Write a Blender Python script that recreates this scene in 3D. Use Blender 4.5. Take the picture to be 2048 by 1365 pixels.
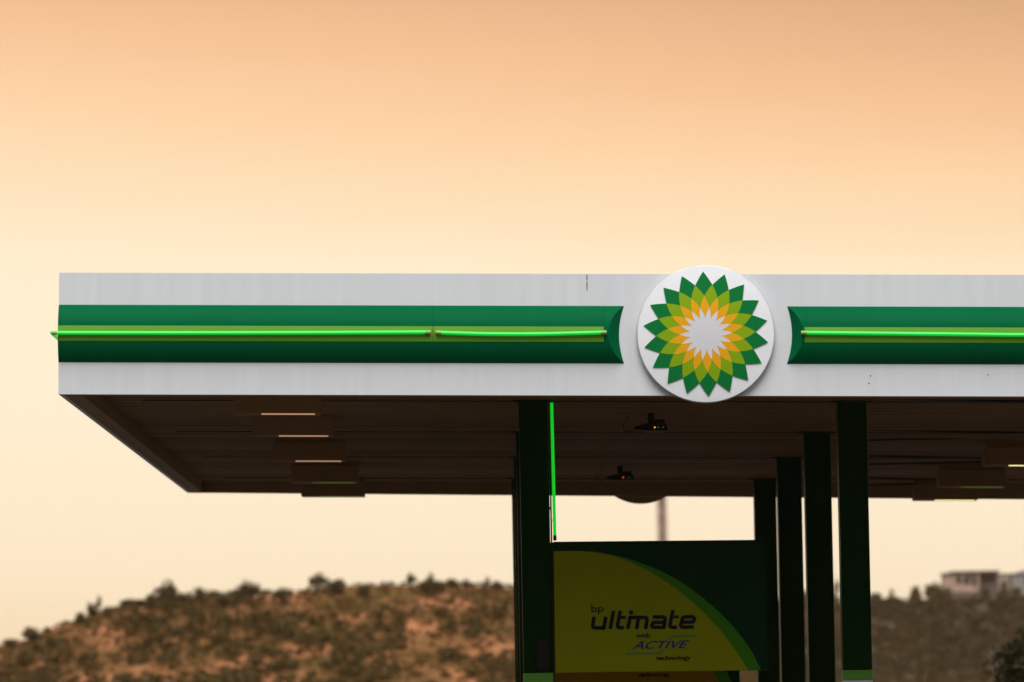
import bpy, bmesh, math, random
import numpy as np
from mathutils import Vector, Matrix, noise

for o in list(bpy.data.objects):
    bpy.data.objects.remove(o)
scene = bpy.context.scene
COL = scene.collection
random.seed(7)

# ------------------------------------------------------------------ camera
F = 12000.0                       # focal length in pixels of a 2048-wide frame (about 211 mm)
CXP, CYP = 1024.0, 682.5
EYE = Vector((0.0, 0.0, 1.55))
Yc = Vector((979 - CXP, -(1448 - CYP), -F)).normalized()          # depth axis of the canopy, seen by the camera
_l = 0.0186
Zc = Vector((-_l, 1.0, (Yc.x * _l - Yc.y) / Yc.z)).normalized()     # plumb line, camera held about a degree off level
Xc = Yc.cross(Zc).normalized()
ROT = Matrix((Xc, Yc, Zc))        # camera -> world
cam = bpy.data.cameras.new('camera')
cam_ob = bpy.data.objects.new('camera', cam)
COL.objects.link(cam_ob)
cam_ob.matrix_world = Matrix.Translation(EYE) @ ROT.to_4x4()
cam.sensor_width = 36.0
cam.lens = F / 2048 * 36.0
cam.clip_start = 0.5
cam.clip_end = 20000
cam.dof.use_dof = True
cam.dof.focus_distance = 59.5
cam.dof.aperture_fstop = 2.9
scene.camera = cam_ob

def at(px, py, Y):
    """World point of the photograph's pixel on the vertical plane y = Y."""
    d = ROT @ Vector((px - CXP, -(py - CYP), -F))
    return EYE + d * ((Y - EYE.y) / d.y)

# ------------------------------------------------------------------ sky, sun, exposure
SUN_AZ = math.radians(183)        # high behind the camera: added soft key light, the sunset lies in front
SUN_EL = math.radians(57.0)
sun_dir = Vector((math.sin(SUN_AZ) * math.cos(SUN_EL), math.cos(SUN_AZ) * math.cos(SUN_EL), math.sin(SUN_EL)))
world = bpy.data.worlds.new('World')
scene.world = world
world.use_nodes = True
nt = world.node_tree
for n in list(nt.nodes):
    nt.nodes.remove(n)
def N(tree, typ, **kw):
    n = tree.nodes.new(typ)
    for k, v in kw.items():
        if k in n.inputs.keys() if hasattr(n.inputs, 'keys') else False:
            n.inputs[k].default_value = v
        else:
            setattr(n, k, v)
    return n
def srgb(r, g, b):
    def f(c):
        c /= 255.0
        return c / 12.92 if c <= 0.04045 else ((c + 0.055) / 1.055) ** 2.4
    return (f(r), f(g), f(b), 1.0)
def math_node(tree, op, a, b=None, clamp=False):
    n = tree.nodes.new('ShaderNodeMath'); n.operation = op; n.use_clamp = clamp
    for i, v in enumerate((a, b)):
        if v is None: continue
        if isinstance(v, (int, float)): n.inputs[i].default_value = v
        else: tree.links.new(v, n.inputs[i])
    return n.outputs[0]
def mixc(tree, fac, a, b, typ='MIX'):
    n = tree.nodes.new('ShaderNodeMix'); n.data_type = 'RGBA'; n.blend_type = typ
    for s, v in ((n.inputs[0], fac), (n.inputs[6], a), (n.inputs[7], b)):
        if isinstance(v, (int, float)): s.default_value = v
        elif isinstance(v, tuple): s.default_value = v
        else: tree.links.new(v, s)
    return n.outputs[2]
def ramp(tree, fac, stops, interp='LINEAR'):
    n = tree.nodes.new('ShaderNodeValToRGB'); n.color_ramp.interpolation = interp
    el = n.color_ramp.elements
    el[0].position, el[0].color = stops[0]
    el[1].position, el[1].color = stops[-1]
    for p, c in stops[1:-1]:
        e = el.new(p); e.color = c
    tree.links.new(fac, n.inputs[0])
    return n.outputs[0]

sky = nt.nodes.new('ShaderNodeTexSky')
sky.sky_type = 'NISHITA'
sky.sun_disc = False
sky.sun_elevation = SUN_EL
sky.sun_rotation = SUN_AZ
sky.air_density = 1.0; sky.dust_density = 2.0; sky.ozone_density = 1.0
geo = nt.nodes.new('ShaderNodeTexCoord')
sep = nt.nodes.new('ShaderNodeSeparateXYZ')
nt.links.new(geo.outputs['Generated'], sep.inputs[0])
el_deg = math_node(nt, 'MULTIPLY', math_node(nt, 'ARCSINE', sep.outputs[2]), 180 / math.pi)
# soft, flat banks of haze shift the layers a little up and down
mp = nt.nodes.new('ShaderNodeMapping'); mp.inputs['Scale'].default_value = (2.0, 2.0, 22.0)
nt.links.new(geo.outputs['Generated'], mp.inputs[0])
nz = nt.nodes.new('ShaderNodeTexNoise'); nz.inputs['Scale'].default_value = 1.6; nz.inputs['Detail'].default_value = 3.0
nt.links.new(mp.outputs[0], nz.inputs[0])
wob = math_node(nt, 'MULTIPLY', math_node(nt, 'SUBTRACT', nz.outputs[0], 0.5), 0.7)
az_deg = math_node(nt, 'MULTIPLY', math_node(nt, 'ARCTAN2', sep.outputs[0], sep.outputs[1]), 180 / math.pi)
tilt = math_node(nt, 'MULTIPLY', math_node(nt, 'MULTIPLY', math_node(nt, 'SINE', math_node(nt, 'MULTIPLY', az_deg, math.pi / 180)), 57.3), 0.09)
el2 = math_node(nt, 'ADD', math_node(nt, 'ADD', el_deg, wob), tilt)
e01 = math_node(nt, 'DIVIDE', el2, 90.0, True)
def cs(r, g, b, k=1.0):
    c = srgb(r, g, b); return (c[0] * k, c[1] * k, c[2] * k, 1.0)
warm = ramp(nt, e01, [
    (0.0, cs(255, 228, 190, 1.1)), (1.2 / 90, cs(255, 236, 204, 1.09)), (3.4 / 90, cs(255, 238, 209, 1.09)), (4.3 / 90, cs(255, 235, 202, 1.09)),
    (4.9 / 90, cs(255, 227, 186, 1.05)), (5.6 / 90, cs(255, 211, 163, 1.06)), (6.3 / 90, cs(249, 197, 148, 1.03)), (7.0 / 90, cs(233, 180, 132, 1.02)), (7.8 / 90, cs(212, 160, 114)),
    (12 / 90, cs(216, 174, 140)), (25 / 90, cs(238, 220, 208, 1.05)), (48 / 90, cs(245, 244, 246, 1.5)), (1.0, cs(240, 245, 250, 1.9))])
cool = ramp(nt, e01, [
    (0.0, cs(80, 80, 88)), (10 / 90, cs(110, 110, 118)), (25 / 90, cs(178, 180, 188)), (45 / 90, cs(240, 242, 248, 1.4)), (1.0, cs(240, 245, 250, 1.9))])
# 1 towards the sunset side in front, 0 on the far side of the sky
fw = math_node(nt, 'ADD', math_node(nt, 'MULTIPLY', sep.outputs[1], 0.9), math_node(nt, 'MULTIPLY', sep.outputs[0], -0.25))
mr = nt.nodes.new('ShaderNodeMapRange'); mr.interpolation_type = 'SMOOTHSTEP'
mr.inputs[1].default_value = 0.05; mr.inputs[2].default_value = 0.88
nt.links.new(fw, mr.inputs[0])
banks = mixc(nt, mr.outputs[0], cool, warm)
skyk = mixc(nt, 1.0, sky.outputs[0], (0.10, 0.10, 0.10, 1.0), 'MULTIPLY')
cover = mixc(nt, 0.94, skyk, banks)                     # cloud cover over the clear sky
bg = nt.nodes.new('ShaderNodeBackground')
SKY_STRENGTH = 1.0
bg.inputs[1].default_value = SKY_STRENGTH
nt.links.new(cover, bg.inputs[0])
wo = nt.nodes.new('ShaderNodeOutputWorld')
nt.links.new(bg.outputs[0], wo.inputs[0])

key_sun = bpy.data.lights.new('key_sun', 'SUN')
key_sun.energy = 2.3
key_sun.angle = math.radians(40.0)
key_sun.color = (1.0, 0.98, 0.96)
sun_ob = bpy.data.objects.new('key_sun', key_sun)
COL.objects.link(sun_ob)
sun_ob.rotation_euler = sun_dir.to_track_quat('Z', 'Y').to_euler()

scene.view_settings.view_transform = 'Standard'
scene.view_settings.look = 'None'
scene.view_settings.exposure = 0.0
scene.view_settings.gamma = 1.0
scene.view_settings.use_curve_mapping = False
scene.cycles.use_denoising = True
scene.cycles.max_bounces = 8

# ------------------------------------------------------------------ materials
def mat(name, col, rough=0.5, metal=0.0, spec=0.5, emit=None, estr=0.0, var=0.0, vscale=4.0, stretch=(1, 1, 1), island=0.0, bump=0.0, bscale=20.0, coat=0.0):
    m = bpy.data.materials.new(name); m.use_nodes = True
    t = m.node_tree; b = t.nodes['Principled BSDF']
    c = tuple(col[:3]) + (1.0,)
    b.inputs['Base Color'].default_value = c
    b.inputs['Roughness'].default_value = rough
    b.inputs['Metallic'].default_value = metal
    b.inputs['Specular IOR Level'].default_value = spec
    b.inputs['Coat Weight'].default_value = coat
    tc = t.nodes.new('ShaderNodeTexCoord')
    src = None
    if var > 0:
        mpn = t.nodes.new('ShaderNodeMapping'); mpn.inputs['Scale'].default_value = stretch
        t.links.new(tc.outputs['Object'], mpn.inputs[0])
        nn = t.nodes.new('ShaderNodeTexNoise'); nn.inputs['Scale'].default_value = vscale; nn.inputs['Detail'].default_value = 5
        t.links.new(mpn.outputs[0], nn.inputs[0])
        lo = tuple(max(0, x * (1 - var)) for x in c[:3]) + (1.0,)
        hi = tuple(min(1, x * (1 + var)) for x in c[:3]) + (1.0,)
        src = ramp(t, nn.outputs[0], [(0.3, lo), (0.7, hi)])
    if island > 0:
        g = t.nodes.new('ShaderNodeNewGeometry')
        lo = tuple(max(0, x * (1 - island)) for x in (1, 1, 1)) + (1.0,)
        hi = tuple(1 + island * k for k in (1.2, 1.0, 0.7)) + (1.0,)
        isl = ramp(t, g.outputs['Random Per Island'], [(0, lo), (1, hi)])
        src = mixc(t, 1.0, src if src is not None else c, isl, 'MULTIPLY')
    if src is not None:
        t.links.new(src, b.inputs['Base Color'])
    if emit:
        b.inputs['Emission Color'].default_value = tuple(emit[:3]) + (1.0,)
        b.inputs['Emission Strength'].default_value = estr
    if bump > 0:
        nb = t.nodes.new('ShaderNodeTexNoise'); nb.inputs['Scale'].default_value = bscale; nb.inputs['Detail'].default_value = 4
        t.links.new(tc.outputs['Object'], nb.inputs[0])
        bp_ = t.nodes.new('ShaderNodeBump'); bp_.inputs['Strength'].default_value = bump; bp_.inputs['Distance'].default_value = 0.02
        t.links.new(nb.outputs[0], bp_.inputs['Height'])
        t.links.new(bp_.outputs[0], b.inputs['Normal'])
    return m

M = {}
M['white_panel'] = mat('white_panel', (0.76, 0.77, 0.775), 0.45, spec=0.3, var=0.032, vscale=1.6, stretch=(6, 1, 0.35))
M['green_band'] = mat('green_band', (0.0, 0.122, 0.040), 0.30, spec=0.012, var=0.05, vscale=1.2, stretch=(0.7, 1, 2))
M['lime_band'] = mat('lime_band', (0.13, 0.34, 0.012), 0.4)
M['tube'] = mat('green_tube', (0.03, 0.72, 0.09), 0.3, emit=(0.0, 0.62, 0.03), estr=0.48)
M['tube_up'] = mat('green_tube_upright', (0.02, 0.6, 0.05), 0.3, emit=(0.0, 0.62, 0.02), estr=0.85)
M['tube_dim'] = mat('green_tube_cap', (0.25, 0.5, 0.08), 0.4)
M['clip'] = mat('tube_clip', (0.10, 0.13, 0.04), 0.5)
M['disc_white'] = mat('disc_white', (0.95, 0.95, 0.955), 0.32, var=0.02, vscale=6)
M['disc_rim'] = mat('disc_rim', (0.62, 0.62, 0.60), 0.5, var=0.15, vscale=8)
M['emb_green'] = mat('emblem_green', (0.004, 0.19, 0.040), 0.3, spec=0.12)
M['emb_lime'] = mat('emblem_lime', (0.26, 0.42, 0.010), 0.3, spec=0.12)
M['emb_yellow'] = mat('emblem_yellow', (0.88, 0.41, 0.016), 0.3, spec=0.12)
M['emb_white'] = mat('emblem_white', (0.74, 0.73, 0.74), 0.3)
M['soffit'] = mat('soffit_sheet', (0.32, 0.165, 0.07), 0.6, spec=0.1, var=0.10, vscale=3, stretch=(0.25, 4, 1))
def per_object_tint(m, amount):
    """each sheet of the soffit is a little lighter or darker at random"""
    t = m.node_tree; b = t.nodes['Principled BSDF']; l = b.inputs['Base Color'].links[0]; src = l.from_socket
    oi = t.nodes.new('ShaderNodeObjectInfo')
    r = ramp(t, oi.outputs['Random'], [(0, (1 - amount,) * 3 + (1,)), (1, (1 + amount,) * 3 + (1,))])
    t.links.new(mixc(t, 1.0, src, r, 'MULTIPLY'), b.inputs['Base Color'])
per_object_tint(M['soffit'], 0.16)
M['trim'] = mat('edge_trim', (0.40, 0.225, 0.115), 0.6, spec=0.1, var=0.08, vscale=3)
M['dark_metal'] = mat('dark_metal', (0.035, 0.03, 0.022), 0.5, spec=0.2)
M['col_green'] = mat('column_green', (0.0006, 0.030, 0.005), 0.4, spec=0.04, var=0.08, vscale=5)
M['col_lime'] = mat('column_lime', (0.10, 0.36, 0.015), 0.4)
M['col_white'] = mat('column_white', (0.75, 0.76, 0.76), 0.4, var=0.05, vscale=5)
M['lamp_box'] = mat('lamp_housing', (0.35, 0.19, 0.09), 0.55, spec=0.1)
M['lamp_lens'] = mat('lamp_lens', (0.8, 0.75, 0.65), 0.2, emit=(1.0, 0.55, 0.30), estr=0.42)
M['lamp_lens_y'] = mat('lamp_lens_lit', (0.8, 0.8, 0.5), 0.2, emit=(1.0, 0.92, 0.42), estr=1.1)
M['lamp_lens_g'] = mat('lamp_lens_green', (0.5, 0.7, 0.2), 0.2, emit=(0.16, 0.22, 0.03), estr=0.25)
M['black_plastic'] = mat('black_plastic', (0.016, 0.014, 0.012), 0.5, spec=0.15)
M['led_orange'] = mat('led_orange', (0.8, 0.3, 0.05), 0.3, emit=(1.0, 0.38, 0.04), estr=1.6)
M['led_red'] = mat('led_red', (0.8, 0.2, 0.05), 0.3, emit=(1.0, 0.16, 0.03), estr=1.0)
M['led_green'] = mat('led_green', (0.2, 0.6, 0.1), 0.3, emit=(0.10, 0.35, 0.05), estr=0.5)
M['sign_green'] = mat('sign_green', (0.0006, 0.034, 0.010), 0.4, spec=0.04)
M['sign_yellow'] = mat('sign_yellow', (0.30, 0.31, 0.001), 0.5, spec=0.08, var=0.05, vscale=1.5)
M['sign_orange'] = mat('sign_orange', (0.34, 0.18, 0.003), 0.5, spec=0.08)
M['sign_lime'] = mat('sign_lime', (0.045, 0.22, 0.004), 0.5, spec=0.1)
M['ink_navy'] = mat('ink_navy', (0.010, 0.008, 0.022), 0.5, spec=0.1)
M['ink_blue'] = mat('ink_blue', (0.025, 0.045, 0.16), 0.5, spec=0.1)
M['ink_dark'] = mat('ink_dark', (0.012, 0.012, 0.008), 0.5, spec=0.1)
M['ink_green'] = mat('ink_green', (0.04, 0.22, 0.02), 0.5)
M['rust'] = mat('rust', (0.10, 0.05, 0.02), 0.8, var=0.4, vscale=40)
M['mast'] = mat('galvanised_mast', (0.44, 0.28, 0.21), 0.5, var=0.1, vscale=2)
M['mast_red'] = mat('mast_red_paint', (0.36, 0.19, 0.14), 0.5)
M['asphalt'] = mat('asphalt', (0.032, 0.028, 0.024), 0.85, var=0.25, vscale=0.6, bump=0.4, bscale=60)
M['bark'] = mat('bark', (0.10, 0.07, 0.05), 0.9, var=0.3, vscale=6, bump=0.5, bscale=25)
M['leaf_dark'] = mat('leaf_dark', (0.080, 0.058, 0.020), 0.7, spec=0.2, island=0.45)
def leaf_material(name, cols, scale, island):
    """foliage whose tint drifts from patch to patch over the slope"""
    m = bpy.data.materials.new(name); m.use_nodes = True
    t = m.node_tree; b = t.nodes['Principled BSDF']; b.inputs['Roughness'].default_value = 0.7; b.inputs['Specular IOR Level'].default_value = 0.2
    tc = t.nodes.new('ShaderNodeTexCoord')
    a = t.nodes.new('ShaderNodeTexNoise'); a.inputs['Scale'].default_value = scale; a.inputs['Detail'].default_value = 3
    t.links.new(tc.outputs['Object'], a.inputs[0])
    k = len(cols)
    r1 = ramp(t, a.outputs[0], [(0.33 + 0.34 * i / (k - 1), tuple(x) + (1,)) for i, x in enumerate(cols)])
    g = t.nodes.new('ShaderNodeNewGeometry')
    isl = ramp(t, g.outputs['Random Per Island'], [(0, (1 - island,) * 3 + (1,)), (1, (1 + island, 1 + island, 1 + island * .8, 1))])
    t.links.new(mixc(t, 1.0, r1, isl, 'MULTIPLY'), b.inputs['Base Color'])
    return m
M['leaf_scrub'] = leaf_material('leaf_scrub', [(0.056, 0.041, 0.008), (0.082, 0.054, 0.010), (0.118, 0.064, 0.015)], 0.35, 0.4)  # warm low sunlight on the left hill is put into these tints
M['leaf_dry'] = leaf_material('leaf_dry', [(0.085, 0.048, 0.010), (0.13, 0.066, 0.016), (0.23, 0.100, 0.036)], 0.22, 0.35)  # low sunlight also warms this brush colour
M['leaf_far'] = leaf_material('leaf_far', [(0.024, 0.019, 0.004), (0.036, 0.026, 0.005), (0.064, 0.037, 0.010)], 0.05, 0.35)  # weaker sunlight on the right hill is put into these darker tints
M['leaf_near'] = mat('leaf_near', (0.016, 0.016, 0.003), 0.6, spec=0.1, island=0.5)
M['house_pink'] = mat('house_plaster_pink', (0.56, 0.37, 0.27), 0.8, var=0.06, vscale=0.6)
M['house_shade_grey'] = mat('house_plaster_shade_grey', (0.15, 0.115, 0.10), 0.8, var=0.06, vscale=0.6)  # shade on the side wing is put into this darker plaster; terrace shares it
M['house_pale'] = mat('house_plaster_pale', (0.46, 0.35, 0.26), 0.8, var=0.05, vscale=0.6)
M['house_blue'] = mat('house_plaster_blue_grey', (0.30, 0.28, 0.25), 0.8, var=0.05, vscale=0.6)
M['roof_slab'] = mat('roof_slab', (0.16, 0.11, 0.085), 0.8)
M['window'] = mat('window_glass', (0.05, 0.05, 0.05), 0.12)

def ground_material(name, cols, s1, s2):
    m = bpy.data.materials.new(name); m.use_nodes = True
    t = m.node_tree; b = t.nodes['Principled BSDF']; b.inputs['Roughness'].default_value = 0.95
    b.inputs['Specular IOR Level'].default_value = 0.1
    tc = t.nodes.new('ShaderNodeTexCoord')
    a = t.nodes.new('ShaderNodeTexNoise'); a.inputs['Scale'].default_value = s1; a.inputs['Detail'].default_value = 6
    t.links.new(tc.outputs['Object'], a.inputs[0])
    c = t.nodes.new('ShaderNodeTexNoise'); c.inputs['Scale'].default_value = s2; c.inputs['Detail'].default_value = 4
    t.links.new(tc.outputs['Object'], c.inputs[0])
    k = len(cols)
    r1 = ramp(t, a.outputs[0], [(0.32 + 0.36 * i / (k - 1), tuple(x) + (1,)) for i, x in enumerate(cols)])
    r2 = ramp(t, c.outputs[0], [(0.3, (0.72, 0.72, 0.72, 1)), (0.7, (1.2, 1.15, 1.1, 1))])
    t.links.new(mixc(t, 1.0, r1, r2, 'MULTIPLY'), b.inputs['Base Color'])
    return m
M['hill_soil'] = ground_material('hill_soil', [(0.085, 0.047, 0.011), (0.12, 0.062, 0.016), (0.21, 0.092, 0.032), (0.42, 0.17, 0.075)], 0.20, 1.2)  # sunlit warmth of the left slope is put into the soil colours
M['hill_far'] = ground_material('hill_far', [(0.035, 0.03, 0.018), (0.055, 0.044, 0.026), (0.10, 0.07, 0.04)], 0.05, 0.4)  # shading of the right slope is put into this darker ground
M['plain'] = ground_material('plain', [(0.035, 0.036, 0.016), (0.055, 0.050, 0.025), (0.075, 0.062, 0.035)], 0.02, 0.3)

# ------------------------------------------------------------------ builders
def link(name, me, m, parent=None):
    o = bpy.data.objects.new(name, me)
    COL.objects.link(o)
    if m is not None:
        if len(me.materials) == 0: me.materials.append(m)
    if parent is not None: o.parent = parent
    return o
def empty(name, loc=(0, 0, 0), rot=(0, 0, 0)):
    o = bpy.data.objects.new(name, None); COL.objects.link(o)
    o.empty_display_size = 0.2
    o.location = loc; o.rotation_euler = rot
    return o
def tag(o, label=None, cat=None, group=None, kind=None):
    if label: o['label'] = label
    if cat: o['category'] = cat
    if group: o['group'] = group
    if kind: o['kind'] = kind
    return o
def copy_tree(o, parent=None):
    c = o.copy(); COL.objects.link(c); c.parent = parent
    for ch in [x for x in bpy.data.objects if x.parent == o]:
        copy_tree(ch, c)
    return c

class MB:
    def __init__(s): s.v = []; s.f = []
    def add(s, vs, fs):
        k = len(s.v); s.v += [tuple(x) for x in vs]; s.f += [tuple(i + k for i in f) for f in fs]; return s
    def box(s, x0, x1, y0, y1, z0, z1, ch=0.0):
        if ch <= 0:
            vs = [(x, y, z) for z in (z0, z1) for y in (y0, y1) for x in (x0, x1)]
            return s.add(vs, [(0, 2, 3, 1), (4, 5, 7, 6), (0, 1, 5, 4), (2, 6, 7, 3), (0, 4, 6, 2), (1, 3, 7, 5)])
        bm = bmesh.new(); bmesh.ops.create_cube(bm, size=1)
        for v in bm.verts:
            v.co = ((x0 + x1) / 2 + v.co.x * (x1 - x0), (y0 + y1) / 2 + v.co.y * (y1 - y0), (z0 + z1) / 2 + v.co.z * (z1 - z0))
        bmesh.ops.bevel(bm, geom=bm.edges[:], offset=ch, segments=2, affect='EDGES', profile=0.5)
        bm.verts.index_update()
        s.add([v.co[:] for v in bm.verts], [[v.index for v in f.verts] for f in bm.faces]); bm.free(); return s
    def tube(s, pts, r, n=8, r2=None, cap=True):
        pts = [Vector(p) for p in pts]; rings = []
        m = len(pts)
        for i, p in enumerate(pts):
            d = (pts[min(i + 1, m - 1)] - pts[max(i - 1, 0)]).normalized()
            a = d.cross(Vector((0, 0, 1)) if abs(d.z) < 0.9 else Vector((1, 0, 0))).normalized(); b = d.cross(a)
            rr = r if r2 is None else r + (r2 - r) * i / (m - 1)
            rings.append([p + a * rr * math.cos(2 * math.pi * k / n) + b * rr * math.sin(2 * math.pi * k / n) for k in range(n)])
        vs = [v for ring in rings for v in ring]; fs = []
        for i in range(m - 1):
            for k in range(n):
                fs.append((i * n + k, i * n + (k + 1) % n, (i + 1) * n + (k + 1) % n, (i + 1) * n + k))
        if cap: fs += [tuple(range(n))[::-1], tuple((m - 1) * n + k for k in range(n))]
        return s.add(vs, fs)
    def prism(s, pts, y0, y1):
        """polygon in x,z extruded from y0 (front) to y1"""
        n = len(pts)
        vs = [(x, y0, z) for x, z in pts] + [(x, y1, z) for x, z in pts]
        fs = [tuple(range(n)), tuple(range(2 * n - 1, n - 1, -1))] + [(i, (i + 1) % n, n + (i + 1) % n, n + i)[::-1] for i in range(n)]
        return s.add(vs, fs)
    def mesh(s, name, smooth=False):
        me = bpy.data.meshes.new(name); me.from_pydata(s.v, [], s.f)
        bm = bmesh.new(); bm.from_mesh(me); bmesh.ops.recalc_face_normals(bm, faces=bm.faces[:]); bm.to_mesh(me); bm.free()
        if smooth: me.shade_smooth()
        me.update(); return me
    def build(s, name, m, parent=None, smooth=False):
        me = s.mesh(name, smooth)
        if smooth:
            try: me.set_sharp_from_angle(angle=math.radians(35))
            except Exception: pass
        return link(name, me, m, parent)

# ------------------------------------------------------------------ ground and hills (the setting)
def grid_sheet(name, xs, ys, hfun, m):
    nx, ny = len(xs), len(ys)
    co = np.zeros((ny * nx, 3)); k = 0
    for y in ys:
        for x in xs:
            co[k] = (x, y, hfun(x, y)); k += 1
    fs = [(j * nx + i, j * nx + i + 1, (j + 1) * nx + i + 1, (j + 1) * nx + i) for j in range(ny - 1) for i in range(nx - 1)]
    me = bpy.data.meshes.new(name); me.from_pydata(co.tolist(), [], fs); me.shade_smooth()
    return tag(link(name, me, m), kind='structure')
def sm(a, b, x):
    t = min(1, max(0, (x - a) / (b - a))); return t * t * (3 - 2 * t)
def back_height(x, y):
    return 0.0
g = MB().box(-9000, 9000, -9000, 9000, -1.2, -0.03)
tag(g.build('ground', M['plain']), kind='structure')
g = MB().box(-45, 60, 30, 130, -0.03, 0.0)
tag(g.build('forecourt', M['asphalt']), kind='structure')
g = MB().box(-400, 400, 18, 29.5, -0.028, -0.004)
tag(g.build('road', M['asphalt']), kind='structure')
g = MB().box(-45, 60, 29.6, 29.9, -0.03, 0.12)
tag(g.build('kerb', M['col_white']), kind='structure')

def interp(pts, x):
    xs = [p[0] for p in pts]; ys = [p[1] for p in pts]
    return float(np.interp(x, xs, ys))
def fbm(x, y, s, o=4):
    return noise.fractal(Vector((x * s, y * s, 3.7)), 1.0, 2.0, o)
# skyline of the bare hills read as (pixel x, pixel y)
SKY_L = [(-900, 1420), (-500, 1380), (-200, 1330), (0, 1292), (60, 1276), (130, 1246), (200, 1228), (270, 1213), (340, 1205), (420, 1204), (520, 1190),
         (600, 1184), (680, 1172), (760, 1170), (900, 1170), (1000, 1177), (1150, 1182), (1350, 1190), (1540, 1210), (1600, 1270), (1660, 1350), (1720, 1440)]
SKY_R = [(700, 1420), (1000, 1330), (1250, 1240), (1450, 1205), (1600, 1204), (1680, 1206), (1745, 1206), (1790, 1208), (1830, 1200), (1880, 1186), (1960, 1180),
         (2100, 1180), (2300, 1172), (2600, 1160), (3000, 1165), (3500, 1230), (4200, 1330), (4800, 1420)]
def make_hill(name, skyline, Yr, depth, back, m, amp, step):
    pts = []
    for px, py in skyline:
        p = at(px, py, Yr); pts.append((p.x, p.z))
    x0, x1 = pts[0][0], pts[-1][0]
    def h(x, y):
        top = interp(pts, x)
        if y <= Yr:
            u = (y - (Yr - depth)) / depth; k = sm(-0.05, 1.08, u) * 0.25 + max(0, u) ** 1.0 * 0.75
            k = min(k, 1.0)
        else:
            k = 1.0 - sm(0, 1, (y - Yr) / back) 
        fall = sm(0, 12, x - x0) * sm(0, 12, x1 - x)
        return (top + 1.0) * k * fall - 1.0 + fbm(x, y, 0.06 * 500 / Yr) * amp * min(1, abs(Yr - y) / 6 + 0.15)
    xs = np.arange(x0, x1, step); ys = np.concatenate([np.arange(Yr - depth, Yr + 0.01, step * 0.8), np.arange(Yr + step, Yr + back, step * 4)])
    o = grid_sheet(name, xs, ys, h, m)
    return o, h
hill_l, HL = make_hill('hill', SKY_L, 520.0, 60.0, 80.0, M['hill_soil'], 0.8, 0.9)
hill_r, HR = make_hill('hill', SKY_R, 1100.0, 130.0, 160.0, M['hill_far'], 1.6, 2.2)

# ------------------------------------------------------------------ vegetation
rng = np.random.default_rng(11)
def leaf_quads(centres, size, jitter=0.5):
    n = len(centres)
    a = rng.normal(size=(n, 3)); a /= np.linalg.norm(a, axis=1)[:, None]
    b = rng.normal(size=(n, 3)); b -= (b * a).sum(1)[:, None] * a; b /= np.linalg.norm(b, axis=1)[:, None]
    s = size * (1 + jitter * (rng.random(n) - 0.5))[:, None]
    c = np.asarray(centres)
    co = np.stack([c - a * s, c - b * s * 0.5, c + a * s, c + b * s * 0.5], 1).reshape(-1, 3)
    return co
def quads_mesh(name, co, m):
    n = len(co) // 4
    me = bpy.data.meshes.new(name)
    me.vertices.add(len(co)); me.vertices.foreach_set('co', co.astype(np.float32).ravel())
    me.loops.add(len(co)); me.loops.foreach_set('vertex_index', np.arange(len(co), dtype=np.int32))
    me.polygons.add(n); me.polygons.foreach_set('loop_start', np.arange(0, len(co), 4, dtype=np.int32))
    me.update(calc_edges=True); me.materials.append(m)
    return me
def crown_points(n, r, lumps, seed):
    """points gathered in several uneven clumps round a centre"""
    q = np.random.default_rng(seed)
    out = []
    for k in range(lumps):
        d = q.normal(size=3); d /= np.linalg.norm(d); d[2] = abs(d[2]) * 0.9 - 0.25
        c = d * np.array(r) * (0.35 + 0.4 * q.random())
        rr = np.array(r) * (0.28 + 0.32 * q.random())
        m_ = n // lumps
        p = q.normal(size=(m_, 3)); p /= np.linalg.norm(p, axis=1)[:, None]
        p *= (q.random(m_) ** 0.45)[:, None]
        out.append(c + p * rr)
    return np.concatenate(out)
def scrub_proto(seed, n, size):
    pts = crown_points(n, (1.0, 1.0, 0.72), 7, seed); pts[:, 2] += 0.5
    pts[:, 2] = np.maximum(pts[:, 2], 0.02)
    return leaf_quads(pts, size)
PROT = [scrub_proto(s, 90, 0.17) for s in range(6)]
def scatter(name, label, h, x0, x1, y0, y1, n, smin, smax, m, thr, fs, parts=1):
    cos = []
    for _ in range(n):
        x = rng.uniform(x0, x1); y = rng.uniform(y0, y1)
        if fbm(x, y, fs, 3) + rng.normal() * 0.12 < thr: continue
        z = h(x, y)
        if z < -0.3: continue
        if y > 1085 and x > HOUSE_X: continue
        s = rng.uniform(smin, smax) * (0.7 + 0.6 * rng.random())
        if y < 600 and y > 508: s = min(s, 0.34 + 0.55 * sm(DENSE0 - 1.5, DENSE0 + 1, x) * (1 - sm(DENSE1 - 1, DENSE1 + 1, x)))
        p = PROT[rng.integers(len(PROT))]
        t = rng.random() * 6.28; c, sn = math.cos(t), math.sin(t)
        q = p * s
        cos.append(np.stack([q[:, 0] * c - q[:, 1] * sn + x, q[:, 0] * sn + q[:, 1] * c + y, q[:, 2] * rng.uniform(0.8, 1.25) + z - 0.1 * s], 1))
    me = quads_mesh(name, np.concatenate(cos), m)
    o = link(name, me, m)
    return tag(o, label, 'scrub', kind='stuff')
HOUSE_X = 1e9
DENSE0, DENSE1 = at(250, 1200, 515).x, at(520, 1200, 515).x     # thicker growth along this stretch of the ridge
lx0, lx1 = at(-250, 1300, 520).x, at(1750, 1300, 520).x
scatter('scrub', 'dark green scrub covering the left hillside', HL, lx0, lx1, 462, 523, 3600, 0.42, 1.05, M['leaf_scrub'], -0.20, 0.15)
scatter('dry_brush', 'dry straw coloured brush between the green scrub on the left hillside', HL, lx0, lx1, 462, 522, 6500, 0.22, 0.48, M['leaf_dry'], -0.45, 0.13)
HOUSE_X = at(1884, 1170, 1094).x
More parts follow.
